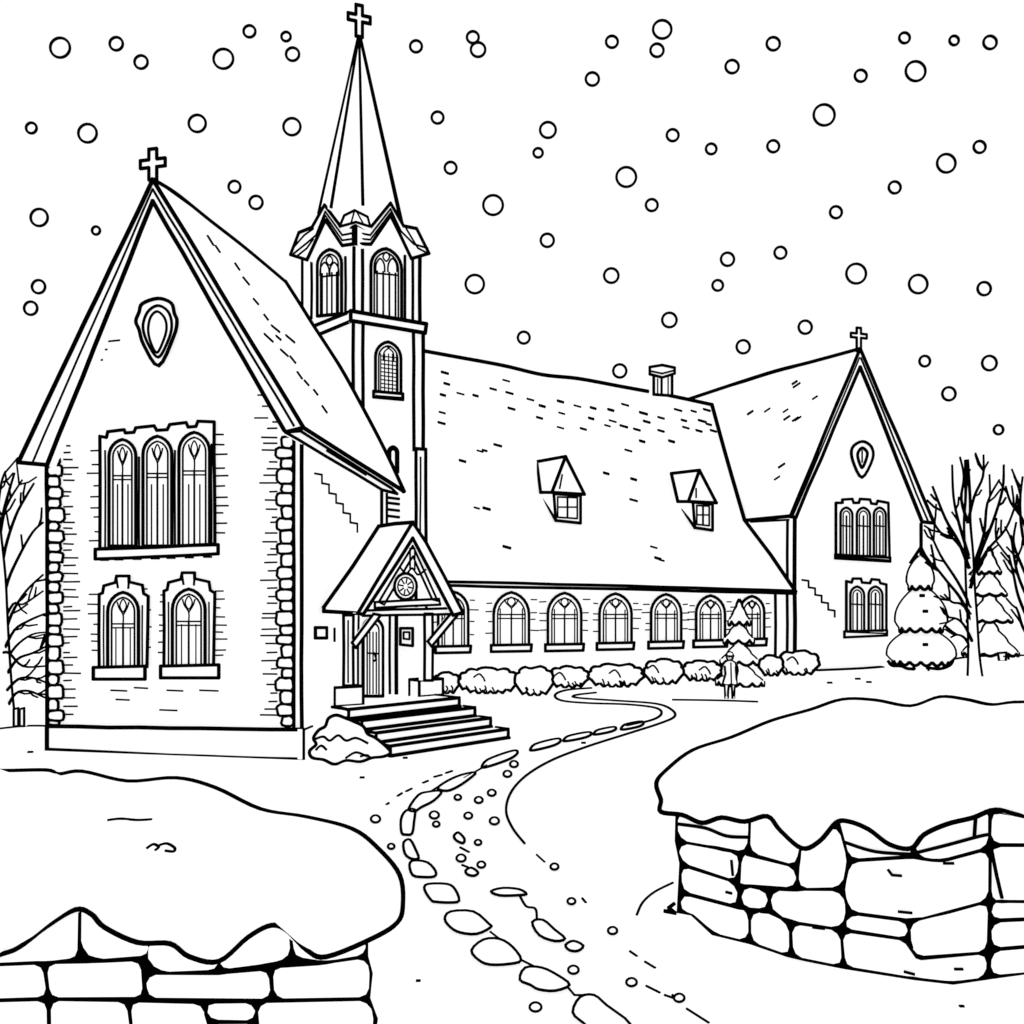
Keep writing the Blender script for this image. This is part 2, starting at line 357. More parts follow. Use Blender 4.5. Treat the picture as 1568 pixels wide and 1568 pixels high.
for x in (1187,1205): ch.ink(NW,[(x,908),(x,1005)],4)
cp=NW.o(-9.4)
ch.slab('chimney',cp,[(1001,575),(1029,573),(1029,606),(1001,604)],1.4,3.8)
ch.slab('chimney',cp.o(.25),[(995,562),(1014,559),(1033,563),(1033,572),(1014,578),(995,573)],1.9,3.6)
ch.ink(cp.o(.25),[(995,568),(1014,572),(1033,567)],2.6); ch.ink(cp,[(1013,578),(1013,605)],3.2); ch.ink(cp,[(1007,580),(1007,603)],2); ch.ink(cp,[(1023,578),(1023,603)],2)
for (bx,by,P) in ((870,800,dict(ap=(866,699),er=(895,757),el=(845,754),bl=(828,754),br=(822,707),f=[(848,756),(889,759),(889,801),(851,797)])),
                  (1078,812,dict(ap=(1071,720),er=(1097,770),el=(1054,768),bl=(1038,768),br=(1028,725),f=[(1061,769),(1091,772),(1091,812),(1064,808)]))):
    pf=Plane(NR.U(bx,by),NW.n); pf=pf.o(.1)
    f=P['f']; front_poly=[P['ap'],P['er'],f[1],f[2],f[3],f[0],P['el']]
    ch.prism('dormer',[pf.U(*a) for a in front_poly],nb*1.4)
    a=pf.U(*P['ap']); b=pf.U(*P['el']); sp=plane3(a,b,a+nb)
    ch.face('dormer',[sp.U(*k) for k in (P['ap'],P['el'],P['bl'],P['br'])],SNOW)
    ch.ink(sp,[P['ap'],P['el'],P['bl'],P['br']],4.4,True)
    ch.ink(pf,[P['ap'],P['er'],P['el']],4.4,True)
    cpn=Plane(pf.U(*f[3]),n1); ch.face('dormer',[cpn.U(*k) for k in (f[0],f[3],P['bl'])]); ch.ink(cpn,[P['bl'],f[3]],4.2)
    ch.ink(pf,f,4,True); x0=f[0][0]+6; x1=f[1][0]-5; y0=f[0][1]+5; y1=f[3][1]-5
    ch.ink(pf.o(.02),[(x0,y0),(x1,y0+1),(x1,y1+2),(x0,y1)],2.5,True,wob=0); m=(x0+x1)/2; ch.ink(pf.o(.02),[(m,y0),(m,y1)],2.8,wob=0); ch.ink(pf.o(.02),[(x0,(y0+y1)/2),(x1,(y0+y1)/2)],2.2,wob=0)
    ch.ink(pf.o(.02),[((P['ap'][0]-5),P['ap'][1]+28),(P['el'][0]+12,P['el'][1]-6)],2.4)
# ---------------- transept
GP=NW.o(.3); GO=NW.o(.8)
ch.prism('transept_walls',[GP.U(*a) for a in ((1217,792),(1217,1030),(1411,1022),(1411,800),(1317,560))],nb*3.2)
ch.slab('transept_verge_boards',GO,[(1317,534),(1430,801),(1412,799),(1317,562),(1219,792),(1210,791)],.5,4.6)
ch.ink(GO,[(1318,548),(1421,798)],2.8); ch.ink(GO,[(1316,548),(1214,790)],2.4)
ga=GO.U(1317,534); gb=GO.U(1212,791); TP=plane3(ga,gb,ga+nb)
ch.face('transept_roof',[TP.U(*a) for a in ((1317,534),(1050,613),(1090,620),(1112,700),(1140,797),(1212,791))],SNOW)
gc=GO.U(1430,801); ch.face('transept_roof',[ga,gc,gc+nb*8,ga+nb*8],SNOW)
ch.ink(TP,[(1317,534),(1240,555),(1175,572),(1050,613)],4.8,sm=True); ch.ink(TP,[(1140,797),(1212,790)],5)
GS=Plane(GP.U(1217,900),n1)
ch.face('transept_walls',[GS.U(*a) for a in ((1145,800),(1216,795),(1216,905))]); ch.ink(GS,[(1150,799),(1208,796)],3)
ch.ink(GP,[(1217,792),(1217,1003)],5); ch.ink(GS,[(1206,797),(1206,900)],3.8); ch.ink(GP,[(1410,800),(1410,850)],4.6)
dashes(ch,TP,[(1220,590),(1248,609),(1217,586),(1203,629),(1218,642),(1149,632),(1197,713),(1190,732),(1175,628),(1222,641),(1205,640)],3.6,9,-6)
q=GP.o(.05)
td=[(1320,676),(1334,684),(1336,703),(1320,731),(1306,706),(1305,686)]
tds=cr(td,4,True); ch.prism('gable_window',[q.U(*a) for a in tds],-q.n*.06); ch.ink(q,tds,3.8,True,wob=0)
ch.ink(q,[(1320,686),(1328,695),(1320,716),(1313,697)],4,True,sm=True)
ch.ink(q,[(1320,690),(1320,708)],2.4)
fr=[(1280,852),(1280,770),(1290,770),(1290,765),(1305,764),(1307,770),(1315,770),(1317,764),(1332,765),(1334,771),(1342,772),(1344,767),(1360,770),(1362,858)]
ch.slab('window_surround',q,fr,.06,3.6)
for x0,x1 in ((1287,1305),(1312,1332),(1338,1356)):
    lancet(ch,q,x0,x1,777,851,.03,3.3,4,False,.4,.02); m=(x0+x1)/2; ch.ink(q.o(.02),[(m,790),(m,850)],2.6,wob=0); ch.ink(q.o(.02),[(x0+3,805),(x1-3,806)],2.2,wob=0)
ch.slab('window_sill',GP.o(.15),[(1279,849),(1363,854),(1363,860),(1279,855)],.15,3.4)
fr=[(1296,968),(1296,890),(1304,892),(1306,886),(1318,886),(1320,892),(1332,893),(1335,887),(1346,888),(1348,893),(1357,895),(1357,970)]
ch.slab('window_surround',q,fr,.06,3.6)
for x0,x1 in ((1302,1323),(1330,1351)):
    lancet(ch,q,x0,x1,898,966,.02,3.3,4,False,.4,.02); m=(x0+x1)/2; ch.ink(q.o(.02),[(m,908),(m,965)],2.6,wob=0); ch.ink(q.o(.02),[(x0+3,925),(x1-3,926)],2.2,wob=0)
ch.slab('window_sill',GP.o(.15),[(1293,967),(1358,965),(1358,973),(1293,976)],.15,3.4)
crack(GP,1228,888,1278,945,5,2.8)
cross(ch,GP.o(.4),1315,502,538,514,12,3.2,.1,3.2)
# ---------------- porch
PF=Plane((-3.8,18.7),(.866,-.5)).o(.45); pb=V((-.866,.5,0))
a=PF.U(632,800); b=PF.U(551,940); PR=plane3(a,b,a+pb)
b2=PF.U(709,938); 
ch.face('porch_roof',[PR.U(*k) for k in ((632,800),(551,940),(496,934),(580,805))],SNOW)
ch.face('porch_roof',[a,b2,b2+pb*1.1,a+pb*1.1],SNOW)
ch.ink(PR,[(632,800),(605,802),(580,806),(540,868),(496,930),(496,936),(548,939)],5.4,wob=.8)
ch.slab('porch_verge_boards',PF,[(632,800),(652,830),(680,882),(709,938),(694,942),(632,824),(556,941),(548,939),(628,806)],.15,4.8)
P2=PF.o(-.12)
ch.slab('porch_truss',P2,[(632,836),(580,922),(588,926),(632,852),(662,918),(670,920)],.1,3.2)
ch.slab('porch_truss',P2.o(.02),[(574,922),(672,917),(674,926),(574,931)],.1,3.4)
ch.slab('porch_truss',P2.o(.01),[(628,840),(635,840),(635,872),(628,870)],.1,2.6)
ch.ink(P2,[(612,868),(622,878),(631,870),(640,880),(652,872)],2.8,sm=True)
cc=[(621+17*math.cos(t),898+20*math.sin(t)) for t in [i*math.pi/10 for i in range(20)]]
q=P2.o(.05); ch.prism('porch_rosette',[q.U(*k) for k in cc],-P2.n*.08); ch.ink(q,cc,3.8,True,wob=0)
ch.ink(q,[(621+12*math.cos(t),898+14*math.sin(t)) for t in [i*math.pi/8 for i in range(16)]],2.2,True,wob=0)
for i in range(8):
    t=i*math.pi/4+.2; ch.ink(q,[(621+4*math.cos(t),898+5*math.sin(t)),(621+12*math.cos(t),898+14*math.sin(t))],2.2,wob=0)
ch.slab('porch_beam',P2,[(556,935),(700,931),(700,940),(556,943)],.12,3.6)
ch.slab('porch_post',P2,[(650,940),(662,940),(662,1042),(650,1042)],.18,4)
ch.slab('porch_brace',P2.o(.06),[(690,940),(700,943),(661,990),(655,982)],.08,3.8)
ch.slab('porch_post',P2,[(526,942),(541,942),(541,1050),(526,1050)],.16,4)
ch.slab('porch_brace',P2.o(.08),[(572,940),(583,942),(545,992),(539,984)],.08,3.8)
ch.ink(P2,[(533,950),(533,1045)],2.6)
lancet(ch,WS,556,586,946,1066,.0,4.5,6,False,n='door'); q=WS.o(.04)
for x in (566,571,576): ch.ink(q,[(x,968),(x,1062)],2.4,wob=0)
ch.ink(q,[(562,1000),(580,1001)],2.5); ch.ink(q,[(573,1000),(576,1010),(573,1012)],3)
ch.ink(WS,[(549,943),(548,1048)],3.4)
jp=Plane(C0+back*5.55,(.35,-.93)); 
ch.prism('porch_inner_wall',[jp.U(*k) for k in ((591,930),(648,930),(648,1085),(591,1085))],V((0,.3,0)))
ch.ink(jp,[(597,935),(597,1062)],3.4); ch.ink(jp,[(607,935),(607,1062)],5)
ch.slab('notice_box',jp.o(.1),[(613,962),(632,962),(632,989),(613,987)],.1,4); ch.slab('notice_box',jp.o(.14),[(618,968),(627,968),(627,979),(618,978)],.03,3)
st=[((598,1143),(778,1117),.25),((576,1123),(751,1100),.5),((554,1104),(727,1084),.75),((534,1087),(703,1069),1.0)]
sb=V((-.70,.714,0))
for L,Rr,z in st:
    lp=level(z); l=lp.U(*L); r=lp.U(*Rr); bk=.62 if z<.9 else 1.5
    poly=[l,r,r+sb*bk,l+sb*bk]; ch.prism('steps',poly,V((0,0,-z)),SNOW)
    up=V((0,-.003,.01))
    ch.tube([l+up,r+up],4.6); ch.tube([l+up,l+sb*bk*.75+up],4); ch.tube([r+up,r+sb*bk*.75+up],4)
    dn=V((0,-.02,-.235)); ch.tube([l+dn,r+dn],7.2); ch.tube([l+dn*.2,l+dn],4.2); ch.tube([r+dn*.2,r+dn],5)  # wide ink bar draws the shadow under each tread
def box(n,l,r,bk,z0,z1,w=4):
    poly=[l,r,r+bk,l+bk]; poly=[V((p.x,p.y,z0)) for p in poly]; ch.prism(n,poly,V((0,0,z1-z0)),SNOW)
    t=[V((p.x,p.y,z1)) for p in poly]; ch.tube(t,w,True); 
    for i in (0,1,3): ch.tube([poly[i],t[i]],w)
    ch.tube([poly[0],poly[1]],w)
lp=level(1.0)
l=lp.U(512,1082); r=lp.U(556,1079); box('porch_plinth',l,r,sb*.45,1.0,1.0+30/F*19.0)
l=lp.U(642,1067); r=lp.U(678,1064); box('porch_plinth',l,r,sb*.45,1.0,1.0+26/F*21.5)
l=lp.U(497,1078); r=lp.U(534,1087); ch.prism('steps',[l,r,r+sb*.5,l+sb*.5],V((0,0,-1)),SNOW); ch.tube([l,r],4.5); dn=V((0,0,-.2)); ch.tube([l+dn,r+dn],4.5); ch.tube([l,l+dn*1.2],4)
ch.done()
# ---------------------------------------------------------------- plants
def bumpy(x0,x1,yt,yb,nb_,seed):
    rnd=random.Random(seed); cx=(x0+x1)/2; P=[]
    cy=yb-(yb-yt)*.45; rx=(x1-x0)/2; ry=(yb-yt)*.55
    N=nb_*6; ph=rnd.random()*.6
    for i in range(N):
        t=math.pi*(1.0-(i/(N-1)))
        b=abs(math.sin((i/(N-1)+ph/nb_)*math.pi*nb_))*.16*(1+.3*rnd.random())+.86
        e=.72
        P.append((cx+rx*min(1,b+.05)*math.copysign(abs(math.cos(t))**e,math.cos(t)),cy-ry*b*abs(math.sin(t))**e))
    M=max(8,int((x1-x0)/6)); 
    for i in range(1,M):
        u=i/M; x=x1-(x1-x0)*u; d=math.sin(u*math.pi)**.35
        P.append((x,cy+(yb-cy)*d-(5 if i%2 else 0)))
    return P
def bush(x0,x1,yt,yb,nbp=4,Y=None,seed=0,w=4.0):
    o=Obj("bush"); Y=Y or EYE*F/(yb-HZ); pl=facing((x0+x1)/2,Y)
    bv=puff(o,'snowy_foliage',pl,bumpy(x0,x1,yt,yb,nbp,seed),.45*(yb-yt)/2/F*Y,w=w,back=2)
    rnd=random.Random(seed+5)
    for i in range(max(3,int((x1-x0)/11))):
        x=rnd.uniform(x0+8,x1-8); y=yb-rnd.uniform(8,14)
        ink_bvh(o,bv,[(x,y),(x+2,y+4),(x+rnd.uniform(-2,4),y+8)],2.4)
    if (x1-x0)>60:
        xm=(x0+x1)/2+rnd.uniform(-12,12); ink_bvh(o,bv,[(xm-14,yt+14),(xm-6,yt+9),(xm,yt+14),(xm+3,yt+20)],2.5)
    o.done()
for i,b_ in enumerate(((612,646,1036,1066,2,30.3),(664,704,1030,1063,3,None),(702,794,1023,1063,6,None),(788,848,1021,1066,4,None),(840,902,1021,1054,5,None),(900,986,1017,1053,5,None),(986,1047,1010,1049,4,None),(1044,1106,1012,1044,5,None),(1162,1200,1004,1036,3,None),(1190,1255,997,1035,4,None))):
    bush(*b_[:4],b_[4],b_[5],i)
o=Obj("snow_covered_shrub"); pl=facing(535,17.2)
bv=puff(o,'snowy_foliage',pl,cr([(478,1160),(474,1150),(484,1140),(480,1130),(488,1118),(498,1112),(503,1100),(515,1095),(530,1100),(540,1104),(556,1112),(563,1124),(575,1130),(590,1142),(598,1152),(588,1158),(570,1160),(552,1166),(530,1164),(512,1170),(495,1163)],4,True),.2,w=4.4,back=.6)
for L in ([(482,1132),(495,1128),(505,1134),(518,1126),(530,1134),(545,1130),(563,1138)],[(484,1148),(492,1142),(500,1148)],[(530,1160),(545,1152),(562,1158)],[(552,1158),(562,1156),(568,1162)]): ink_bvh(o,bv,L,3.3)
o.done()
def lathe(o,n,c,prof,m=SNOW,N=28):
    P=o.part(n,m); b=len(P[0])
    for r,z in prof:
        for k in range(N):
            t=2*math.pi*k/N; P[0].append(V((c[0]+r*math.cos(t),c[1]+r*math.sin(t),z)))
    for i in range(len(prof)-1):
        for k in range(N):
            j=(k+1)%N; P[1].append((b+i*N+k,b+i*N+j,b+(i+1)*N+j,b+(i+1)*N+k))
    P[1].append(tuple(b+k for k in range(N))); P[1].append(tuple(b+(len(prof)-1)*N+k for k in range(N)))
def fir(Y,tiers,trunk,w=4.0,round_=False):
    o=Obj("fir_tree")
    for ti,(cx,yt,yb,hw) in enumerate(tiers):
        X=(cx-CX)/F*Y; Z=lambda y:EYE+(HZ-y)/F*Y
        v=V((X,Y,0)).normalized(); u_=V((v.y,-v.x,0)); C=V((X,Y,0)); r=hw/F*Y*v.y
        prof=[]
        for i in range(13):
            u=i/12; z=Z(yt+(yb-yt)*u)
            if round_: rr=r*(math.sin(min(1,u*1.25+.06)*math.pi/2)**.8)*(1 if u<.85 else 1-(u-.85)*1.2)
            else: rr=r*(u**1.2*.9+.03+.07*abs(math.sin(u*9)))
            prof.append((rr,z))
        if not round_: prof[0]=(.01,prof[0][1])
        lathe(o,'snowy_tiers',(X,Y),prof)
        for s in (-1,1): o.tube([C+u_*s*a+V((0,0,z))-v*.05 for a,z in prof],w)
        R_=prof[-1][0]; zb_=prof[-1][1]; k=max(4,int(hw/6)); pts=[]; amp=.17 if not round_ else .22
        for i in range(61):
            t=math.pi*i/60; d=u_*math.cos(t)-v*math.sin(t)
            pts.append(C+d*(R_+.03)+V((0,0,zb_-amp*abs(math.sin(i/60*math.pi*k)))))
        o.tube(pts,w)
        for a_,b2_ in zip(pts,pts[1:]): o.face('snow_fringe',[a_,b2_,V((b2_.x,b2_.y,zb_+.1)),V((a_.x,a_.y,zb_+.1))],SNOW)
    cx,yt,yb,hw=trunk; X=(cx-CX)/F*Y; r=hw/F*Y; z1=EYE+(HZ-yt)/F*Y
    lathe(o,'trunk',(X,Y),[(r*1.2,0),(r,z1)],WHITE,12)
    v=V((X,Y,0)).normalized(); u_=V((v.y,-v.x,0))
    for s in (-1,1): o.tube([V((X,Y,0))+u_*s*r*1.2,V((X,Y,z1))+u_*s*r],w)
    return o
o=fir(48.5,[(1410,960,1012,52),(1410,898,962,39),(1409,852,898,20)],(1410,1010,1022,8),4.2,True)
for x,y in ((1412,912),(1417,936),(1417,987)): o.tube([W(x-2,y,46),W(x+2,y,46)],4.6)
pl=facing(1410,48.4)
o.ink(pl,[(1394,862),(1402,850),(1410,838),(1416,850),(1425,863)],4.2)
o.ink(pl,[(1360,1012),(1366,1019),(1380,1020),(1392,1024),(1420,1023),(1440,1024),(1455,1018),(1460,1008)],4.2,sm=True)
o.done()
o=fir(62,[(1516,950,1000,44),(1515,905,950,35),(1515,870,910,26),(1515,838,876,17)],(1535,996,1010,6),4.2); o.done()
o=fir(37.5,[(1133,1008,1044,37),(1132,978,1012,29),(1131,948,980,23),(1132,918,952,16)],(1135,1040,1050,5),4.0); o.done()
def bare(name,Y,trunk,branches,seed=1):
    o=Obj(name); rnd=random.Random(seed); pl=facing(trunk[0][0],Y)
    t=cr([(a,b) for a,b,c in trunk],4); ws=cr([(c,0) for a,b,c in trunk],4)
    pts=[pl.U(*a) for a in t]; P=o.part('trunk',WHITE); b=len(P[0]); N=10
    v=-pl.n; u_=V((v.y,-v.x,0)); L=[];R_=[]
    for p,(h,_) in zip(pts,ws):
        r=h/F*Y
        for k in range(N): P[0].append(p+u_*(r*math.cos(2*math.pi*k/N))+v*(r*math.sin(2*math.pi*k/N)))
        L.append(p-u_*r-v*.01); R_.append(p+u_*r-v*.01)
    for i in range(len(pts)-1):
        for k in range(N): P[1].append((b+i*N+k,b+i*N+(k+1)%N,b+(i+1)*N+(k+1)%N,b+(i+1)*N+k))
    o.tube(L,4.2); o.tube(R_,4.2)
    for br in branches:
        w0=br[0]; p=cr(br[1],4); n_=len(p); dz=rnd.uniform(-1.6,1.6)
        o.tube([front(Y+dz*i/n_).U(*a) for i,a in enumerate(p)],w0,n='branches',w1=w0*.62)
        for q in range(rnd.randint(2,4)):
            i=rnd.randint(n_//3,n_-2); a=p[i]; d=(p[i+1][0]-a[0],p[i+1][1]-a[1])
            an=math.atan2(d[1],d[0])+rnd.choice((-1,1))*rnd.uniform(.4,.75); Ln=rnd.uniform(12,30)
            e=(a[0]+Ln*math.cos(an),a[1]+Ln*math.sin(an)-4); mm=((a[0]+e[0])/2+rnd.uniform(-2,2),(a[1]+e[1])/2+2)
            yy=Y+dz*i/n_; o.tube([front(yy).U(*k) for k in (a,mm,e)],w0*.7,n='branches',w1=w0*.6)
    o.done()
bare("bare_tree",23.7,[(8,1112,13),(6,1060,10),(4,1000,8),(2,940,7),(0,880,6),(-6,800,4),(-10,730,2)],
 [(4,[(4,1000),(22,965),(45,950),(68,940)]),(4,[(3,985),(18,940),(40,905),(66,880)]),(4,[(0,940),(12,890),(30,850),(50,815),(66,800)]),(4,[(-2,900),(8,840),(24,790),(40,760),(52,740)]),(4,[(-4,850),(4,790),(16,745),(22,725)]),(4,[(6,1040),(26,1010),(50,1000),(70,990)]),(4,[(8,1060),(28,1040),(50,1038),(70,1045)]),(3.5,[(2,960),(20,925),(36,925),(66,905)]),(3.5,[(4,1020),(24,990),(48,972),(70,968)]),(4,[(10,1085),(24,1062),(44,1058),(68,1068)]),(3.5,[(0,820),(10,775),(34,735)]),(3.5,[(-4,780),(2,740),(8,722)]),(4,[(3,1000),(14,1000),(35,1020),(68,1020)])],seed=3)
bare("bare_tree",44,[(1493,1036,9),(1491,1000,6.5),(1489,950,5.5),(1486,900,5),(1484,850,4.5),(1481,800,3.5),(1482,760,2.4),(1480,705,1)],
 [(4.5,[(1484,870),(1468,830),(1448,795),(1428,745)]),(4,[(1483,850),(1468,800),(1460,760),(1458,712)]),(4,[(1482,800),(1472,765),(1476,730),(1470,700)]),(4,[(1482,800),(1492,760),(1505,730),(1506,697)]),(4.5,[(1486,900),(1500,850),(1520,800),(1535,750),(1537,712)]),(4,[(1485,880),(1506,820),(1512,770),(1530,735)]),(4.5,[(1488,950),(1470,915),(1450,890),(1428,862)]),(4,[(1487,930),(1466,890),(1440,850),(1422,810)]),(4,[(1490,985),(1478,960),(1466,948),(1450,945)]),(4,[(1490,1000),(1478,978),(1466,972),(1456,976)]),(4,[(1487,940),(1472,925),(1458,922),(1446,910)]),(4,[(1484,855),(1460,825),(1440,815),(1424,790)]),(4,[(1486,890),(1510,845),(1540,810),(1556,770)])],seed=5)
bare("bare_tree",58,[(1580,1012,6),(1578,950,5),(1580,880,4),(1582,800,3),(1580,740,2)],
 [(4,[(1579,960),(1560,915),(1552,880),(1545,850)]),(4,[(1580,900),(1562,860),(1552,830),(1556,800)]),(4,[(1580,870),(1566,820),(1562,770),(1566,730)]),(4,[(1580,930),(1562,890),(1554,860),(1548,820)]),(4,[(1580,985),(1566,960),(1560,940),(1556,930)]),(4,[(1580,850),(1568,800),(1548,770),(1540,745)])],seed=9)
o=Obj("wooden_post"); pl=front(23)
for x in (24,33): o.slab('post',pl,[(x-3,1086),(x+4,1084),(x+4,1112),(x-3,1112)],.15,3)
o.done()
o=Obj("wooden_post"); o.slab('post',front(60),[(1528,1000),(1541,999),(1540,1013),(1530,1013)],.5,3); o.done()
# ---------------------------------------------------------------- visitor
pn=Obj("standing_person"); Y=31.6; X0=(1117-CX)/F*Y
me=bpy.data.meshes.new("body")
vs=[(0,0,.95),(0,0,1.2),(0,0,1.42),(0,0,1.55),(0,-.02,1.66),(-.1,0,.9),(-.12,-.02,.5),(-.13,0,.07),(-.14,-.14,.04),(.1,0,.9),(.12,0,.5),(.13,.02,.07),(.14,-.12,.04),(-.2,0,1.42),(-.27,0,1.15),(-.24,-.1,.92),(.2,0,1.42),(.27,0,1.15),(.24,-.1,.92)]
es=[(0,1),(1,2),(2,3),(3,4),(0,5),(5,6),(6,7),(7,8),(0,9),(9,10),(10,11),(11,12),(2,13),(13,14),(14,15),(2,16),(16,17),(17,18)]
me.from_pydata(vs,es,[]); bo=bpy.data.objects.new("body",me); scene.collection.objects.link(bo); bo.location=(X0,Y,0); bo.parent=pn.e
me.materials.append(WHITE)
sk=bo.modifiers.new("skin",'SKIN'); sb_=bo.modifiers.new("sub",'SUBSURF'); sb_.levels=1; sb_.render_levels=2
rad=[.17,.16,.17,.06,.11,.1,.075,.05,.045,.1,.075,.05,.045,.075,.055,.04,.075,.055,.04]
for i,r in enumerate(rad): me.skin_vertices[0].data[i].radius=(r,r)
me.skin_vertices[0].data[0].use_root=True
lathe(pn,'coat',(X0,Y),[(.27,.6),(.22,1.0),(.22,1.3),(.2,1.42),(.1,1.5)],WHITE,16)
lathe(pn,'hat',(X0,Y),[(.15,1.7),(.14,1.75),(.12,1.82),(.05,1.87)],WHITE,14)
K=lambda x,z,y=-.03:V((X0+x,Y+y,z))
for s in (-1,1):
    pn.tube([K(s*.06,1.54),K(s*.21,1.45),K(s*.3,1.3),K(s*.33,1.12),K(s*.28,.9)],3)
    pn.tube([K(s*.22,1.3,-.1),K(s*.22,1.0,-.2),K(s*.28,.6)],3)
    pn.tube([K(s*.2,.6),K(s*.19,.3),K(s*.18,.02)],3); pn.tube([K(s*.05,.6,-.1),K(s*.08,.3,-.1),K(s*.09,.02,-.1)],3)
    pn.tube([K(s*.05,1.68,-.14),K(s*.05,1.66,-.14)],2)
pn.tube([K(-.28,.6),K(0,.58,-.28),K(.28,.6)],3); pn.tube([K(0,1.45,-.2),K(0,.62,-.28)],2)
pn.tube([K(.125*math.cos(t),1.67+.145*math.sin(t),-.05) for t in [i*math.pi/8 for i in range(16)]],2.7,True)
pn.tube([K(-.15,1.72,-.06),K(0,1.71,-.16),K(.15,1.72,-.06)],2.7); pn.tube([K(-.15,1.72),K(-.1,1.84),K(0,1.88),K(.1,1.84),K(.15,1.72)],2.7)
pn.tube([K(-.03,1.59,-.13),K(.03,1.59,-.13)],1.6)
pn.done()
# ---------------------------------------------------------------- path
p=Obj("garden_path")
LB=[(905,1054),(868,1057),(850,1064),(860,1073),(900,1077),(960,1079),(1003,1084),(1013,1092),(1000,1102),(960,1112)]
RB=[(912,1061),(880,1065),(885,1069),(940,1073),(1005,1078),(1030,1088),(1032,1098),(1010,1108),(960,1124),(900,1143),(845,1164),(805,1188),(782,1214),(775,1242),(785,1268),(803,1291)]
p.ink(G,LB,3.4,sm=True); p.ink(G,RB,3.4,sm=True)
p.ink(G,[(822,1309),(834,1320)],3)
stones=[(968,1111,34,8,-.2),(926,1119,34,7,-.2),(884,1128,42,8,-.2),(835,1140,46,10,-.25),(765,1162,54,12,-.35)]
def loop(cx,cy,wd,h,sl):
    f=lambda a,b:(cx+a*wd,cy+b*h+sl*a*wd)
    return [f(-.5,.15),f(-.36,-.4),f(.1,-.5),f(.45,-.35),f(.5,.1),f(.3,.45),f(-.15,.5),f(-.44,.4)]
def flag(pix,w=3.6):
    q=level(.02); s=cr(pix,3,True); p.prism('path_stones',[q.U(*a) for a in s],V((0,0,-.02)),WHITE); p.ink(q,s,w,True,wob=0)
for a in stones: flag(loop(*a))
for q_ in ([(670,1207),(685,1196),(706,1187),(728,1183),(718,1193),(700,1205),(684,1211)],
 [(626,1238),(640,1218),(655,1213),(676,1212),(664,1226),(645,1236),(634,1243)],
 [(615,1275),(614,1255),(621,1242),(635,1240),(634,1258),(631,1276),(622,1278)],
 [(620,1307),(618,1290),(628,1286),(636,1300),(641,1314),(630,1315)],
 [(632,1340),(627,1324),(634,1318),(655,1321),(667,1334),(665,1342),(648,1343)],
 [(660,1378),(650,1362),(655,1354),(685,1354),(697,1362),(703,1379),(690,1382),(668,1381)],
 [(690,1420),(681,1407),(690,1396),(725,1396),(748,1414),(751,1420),(730,1430),(705,1428)],
 [(733,1470),(722,1455),(740,1439),(765,1438),(785,1450),(798,1470),(780,1476),(750,1477)],
 [(812,1508),(796,1500),(804,1482),(830,1482),(855,1494),(872,1508),(850,1517),(825,1515)],
 [(893,1566),(877,1550),(888,1527),(910,1524),(930,1540),(965,1568),(940,1580),(910,1578)],
 [(752,1365),(770,1360),(795,1362),(806,1369),(790,1371),(765,1371)],
 [(815,1412),(832,1409),(850,1424),(865,1437),(850,1441),(826,1432)],
 [(866,1447),(878,1441),(893,1448),(885,1456),(872,1455)],
 [(695,1280),(702,1275),(711,1284),(709,1291),(699,1287)],
 [(713,1333),(722,1329),(732,1336),(726,1341),(716,1339)]): flag(q_)
p.ink(G,[(796,1372),(806,1388),(820,1392),(822,1410)],3.4,sm=True); p.ink(G,[(751,1427),(768,1440)],3); p.ink(G,[(798,1470),(822,1482)],3.2); p.ink(G,[(868,1510),(880,1524),(900,1524)],3.2); 
p.ink(G,[(710,1192),(745,1172)],3); p.ink(G,[(658,1213),(672,1204)],3); 
for x,y,r in ((575,1254,7),(599,1296,5),(701,1221,5),(733,1225,6),(753,1214,6),(777,1185,6),(787,1170,6),(665,1248,7),(668,1262,5),(717,1249,6),(757,1257,7),(706,1314,7),(737,1324,6),(849,1327,6),(875,1380,6),(938,1425,7),(878,1485,8),(820,1542,9),(967,1504,8),(1040,1528,8),(732,1290,5)):
    c=[(x+r*math.cos(t),y+r*.76*math.sin(t)) for t in [i*math.pi/6 for i in range(12)]]; flag(c,3.2)
for a,b in (((609,1219),(615,1215)),((622,1212),(630,1208)),((648,1199),(655,1196)),((665,1190),(676,1187)),((683,1184),(692,1181)),((592,1232),(595,1230)),((965,1457),(975,1464)),((988,1473),(1003,1482)),((990,1510),(1010,1520)),((1018,1524),(1036,1530)),((1052,1545),(1085,1566)),((892,1376),(897,1382)),((705,1298),(718,1305)),((708,1325),(716,1328)),((1030,1524),(1036,1533))):
    p.ink(G,[a,b],3.4,wob=0)
p.done()
